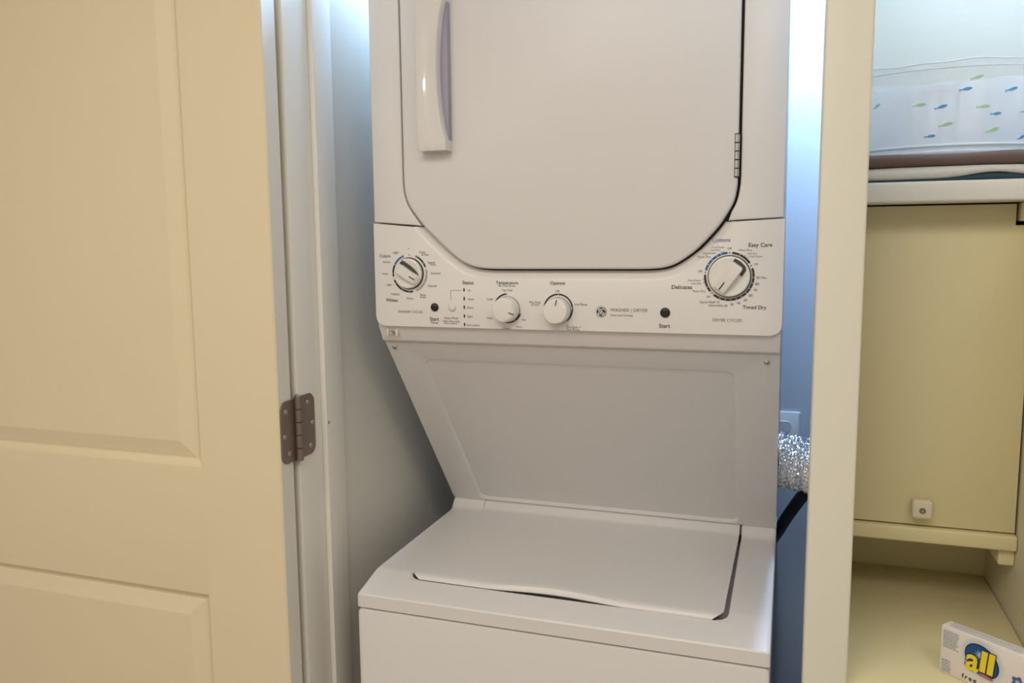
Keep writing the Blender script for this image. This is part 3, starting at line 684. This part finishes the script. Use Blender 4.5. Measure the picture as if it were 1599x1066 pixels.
# clear plastic tub printed with small fish
tub = thing('plastic_tub', 'clear plastic tub with small blue and green fish on the cloths', 'tub', (.930, .253, 1.6570))
def tubp(th, t, out=0):
    a = .125+(.160-.125)*t**.8+out; b = .084+(.104-.084)*t**.8+out
    wav = (.0016*math.sin(th*5+.6)+.0008*math.sin(th*13)) if t > .97 else 0
    return Vector((.930+a*math.sin(th), .253-b*math.cos(th), 1.6620+.134*t+wav))
bm = bmesh.new(); rows = []; n = 96
ts = [0, .03, .1, .2, .35, .5, .65, .8, .9, .96, 1.0]
for t in ts: rows.append([bm.verts.new(tubp(2*PI*k/n, t, .0006*math.sin(2*PI*k/n*24))) for k in range(n)])
for A, B in zip(rows, rows[1:]):
    for k in range(n): bm.faces.new((A[k], A[(k+1) % n], B[(k+1) % n], B[k]))
bm.faces.new(rows[0][::-1])
obj('tub_wall', bm, 'tub', tub, smooth=60)
def hoop(t, out, r, m, name, dz=0):
    bm = bmesh.new(); rows = []; n = 96
    for k in range(n):
        th = 2*PI*k/n; c = tubp(th, t, out); c.z += dz; rad = Vector((math.sin(th), -math.cos(th), 0))
        rows.append([bm.verts.new(c+rad*r*math.cos(q)+Vector((0, 0, r*math.sin(q)))) for q in [2*PI*j_/8 for j_ in range(8)]])
    for i in range(n):
        A, B = rows[i], rows[(i+1) % n]
        for q in range(8): bm.faces.new((A[q], A[(q+1) % 8], B[(q+1) % 8], B[q]))
    return obj(name, bm, m, tub, smooth=60)
hoop(1.0, .0008, .0011, 'tubrim', 'tub_rim'); hoop(.93, .0012, .0009, 'tubrim', 'rim_bead')
hoop(0, -.004, .0042, 'tubrim', 'foot_ring', -.0005); hoop(.07, .0030, .0026, 'tubrim', 'base_bead')
fish_pts = [(0.04, 0.68, 'b'), (0.13, 0.8, 'g'), (-0.18, 0.5, 'b'), (-0.39, 0.54, 'g'), (0.22, 0.48, 'g'), (0.36, 0.4, 'b'), (-0.13, 0.3, 'g'), (-0.29, 0.18, 'b'), (0.36, 0.22, 'g'), (0.48, 0.66, 'b'), (-0.88, 0.58, 'g'), (0.76, 0.14, 'b'), (0.69, 0.42, 'g'), (-1.4, 0.3, 'b'), (1.9, 0.5, 'g'), (2.4, 0.3, 'b'), (3.0, 0.6, 'g'), (3.6, 0.4, 'b'), (4.2, 0.7, 'g')]
shape = [(.0105, 0), (.0085, .0022), (.0045, .0034), (0, .0032), (-.004, .0016), (-.0062, .0006), (-.0105, .0034), (-.0090, 0), (-.0105, -.0030), (-.0062, -.0006), (-.004, -.0016), (0, -.0030), (.0045, -.0030), (.0085, -.0018)]
for i, (th, t, c) in enumerate(fish_pts):
    bm = bmesh.new(); tilt = random.uniform(.05, .5); s = random.uniform(.7, .92)
    vs = []
    for u, v in shape:
        uu = (u*math.cos(tilt)-v*math.sin(tilt))*s; vv = (u*math.sin(tilt)+v*math.cos(tilt))*s
        vs.append(bm.verts.new(tubp(th+uu/.12, t+vv/.134, .0016)))
    bm.faces.new(vs); obj('fish_print', bm, 'fishblue' if c == 'b' else 'fishgreen', tub, smooth=0)

# detergent carton standing askew on the bottom shelf
ang = math.radians(-38); U = Vector((math.cos(ang), math.sin(ang), 0)); V = Vector((-math.sin(ang), math.cos(ang), 0)); B0 = Vector((.9104, -.0404, .9103))
bw, bd, bh = .137, .024, .0695
carton = thing('detergent_box', 'white detergent box with blue oval and yellow lettering on bottom shelf', 'box', tuple(B0+U*bw/2+V*bd/2))
def face(u, v, q): return tuple(B0+U*u+V*q+Vector((0, 0, v)))      # q = 0 on the front face
bm = bmesh.new()
bm2 = box(0, bw, 0, bd, 0, bh, .0012, 2)
for v in bm2.verts: v.co = Vector(face(v.co.x, v.co.z, v.co.y))
obj('carton', bm2, 'carton', carton)
def flat(name, pts, m, q=-.0004):
    bm = bmesh.new(); bm.faces.new([bm.verts.new(face(u, v, q)) for u, v in pts]); return obj(name, bm, m, carton, smooth=0)
def ell(cu, cv, a, b, rot=0, n=48):
    return [(cu+a*math.cos(t)*math.cos(rot)-b*math.sin(t)*math.sin(rot), cv+a*math.cos(t)*math.sin(rot)+b*math.sin(t)*math.cos(rot)) for t in [2*PI*i/n for i in range(n)]]
OC = (.0575, .0400); ro = math.radians(-38)
flat('oval_halo', ell(*OC, .0312, .0275, ro), 'halopale', -.0003)
flat('oval_halo', ell(*OC, .0282, .0240, ro), 'halo', -.0004)
flat('oval_border', ell(*OC, .0250, .0203, ro), 'navy', -.0006)
flat('oval_field', ell(*OC, .0232, .0186, ro), 'blue', -.0008)
# starburst behind the letters
st = []
for i in range(24):
    a = 2*PI*i/24; r = .0105 if i % 2 == 0 else .0038
    st.append((.0565+r*math.cos(a), .0475+r*math.sin(a)*.8))
flat('starburst', st, 'cyan', -.0010)
def carton_text(s, cu, cv, width, m, q, bold, sy=1, name='lettering', shear=0, spacing=1):
    bm = text_bm(s, width=width, bold=bold, shear=shear, spacing=spacing)
    for v in bm.verts: v.co = Vector(face(cu+v.co.x, cv+v.co.y*sy, q))
    return obj(name, bm, m, carton, smooth=0, recalc=False)
def big_l(u0, q, g, m, name):
    flat(name, [(u0-g, .0248-g), (u0+.0080+g, .0248-g), (u0+.0108+g, .0556+g), (u0+.0028-g, .0556+g)], m, q)
carton_text('a', .0452, .0372, .0208, 'navy', -.0012, .075, 1.08, 'letter_outline', .10)
big_l(.0550, -.0012, .0011, 'navy', 'letter_outline'); big_l(.0649, -.0013, .0011, 'navy', 'letter_outline')
carton_text('a', .0452, .0372, .0182, 'yellow', -.0015, .022, 1.10, 'lettering', .10)
big_l(.0550, -.0015, 0, 'yellow', 'lettering'); big_l(.0649, -.0015, 0, 'yellow', 'lettering')
flat('red_banner', ell(.0645, .0200, .0100, .0022, math.radians(-8)), 'pink', -.0013)
carton_text('free', .0420, .0080, .0200, 'print', -.0006, .02, 1.0, 'lettering', 0, 1.35)
flat('flower_emblem', [(.1045+.0072*(1+.18*math.cos(5*a))*math.cos(a), .031+.0072*(1+.18*math.cos(5*a))*math.sin(a)) for a in [2*PI*i/40 for i in range(40)]], 'lilac', -.0006)
flat('flower_centre', ell(.1045, .031, .003, .003), 'cyan', -.0008)
def dashes(x0, x1, v0, rows_, dv, h, m, name, top=False):
    bm = bmesh.new()
    for r in range(rows_):
        x = x0; v = v0-r*dv; end = x1-random.uniform(0, .25)*(x1-x0)
        while x < end:
            l = random.uniform(.0015, .0045); x2 = min(x+l, end)
            P = [(x, v), (x2, v), (x2, v+h), (x, v+h)]
            if top: bm.faces.new([bm.verts.new(tuple(B0+U*u+V*vv+Vector((0, 0, bh+.0004)))) for u, vv in P])
            else: bm.faces.new([bm.verts.new(face(u, vv, -.0005)) for u, vv in P])
            x = x2+.0009
    return obj(name, bm, m, carton, smooth=0, recalc=False)
dashes(.0035, .0270, .0630, 11, .0024, .0012, 'inkblue', 'small_print')
dashes(.0030, .0170, .0185, 5, .0038, .0020, 'inkblue', 'small_print')
dashes(.008, .132, .0170, 3, .0055, .0010, 'lilac', 'small_print', True)
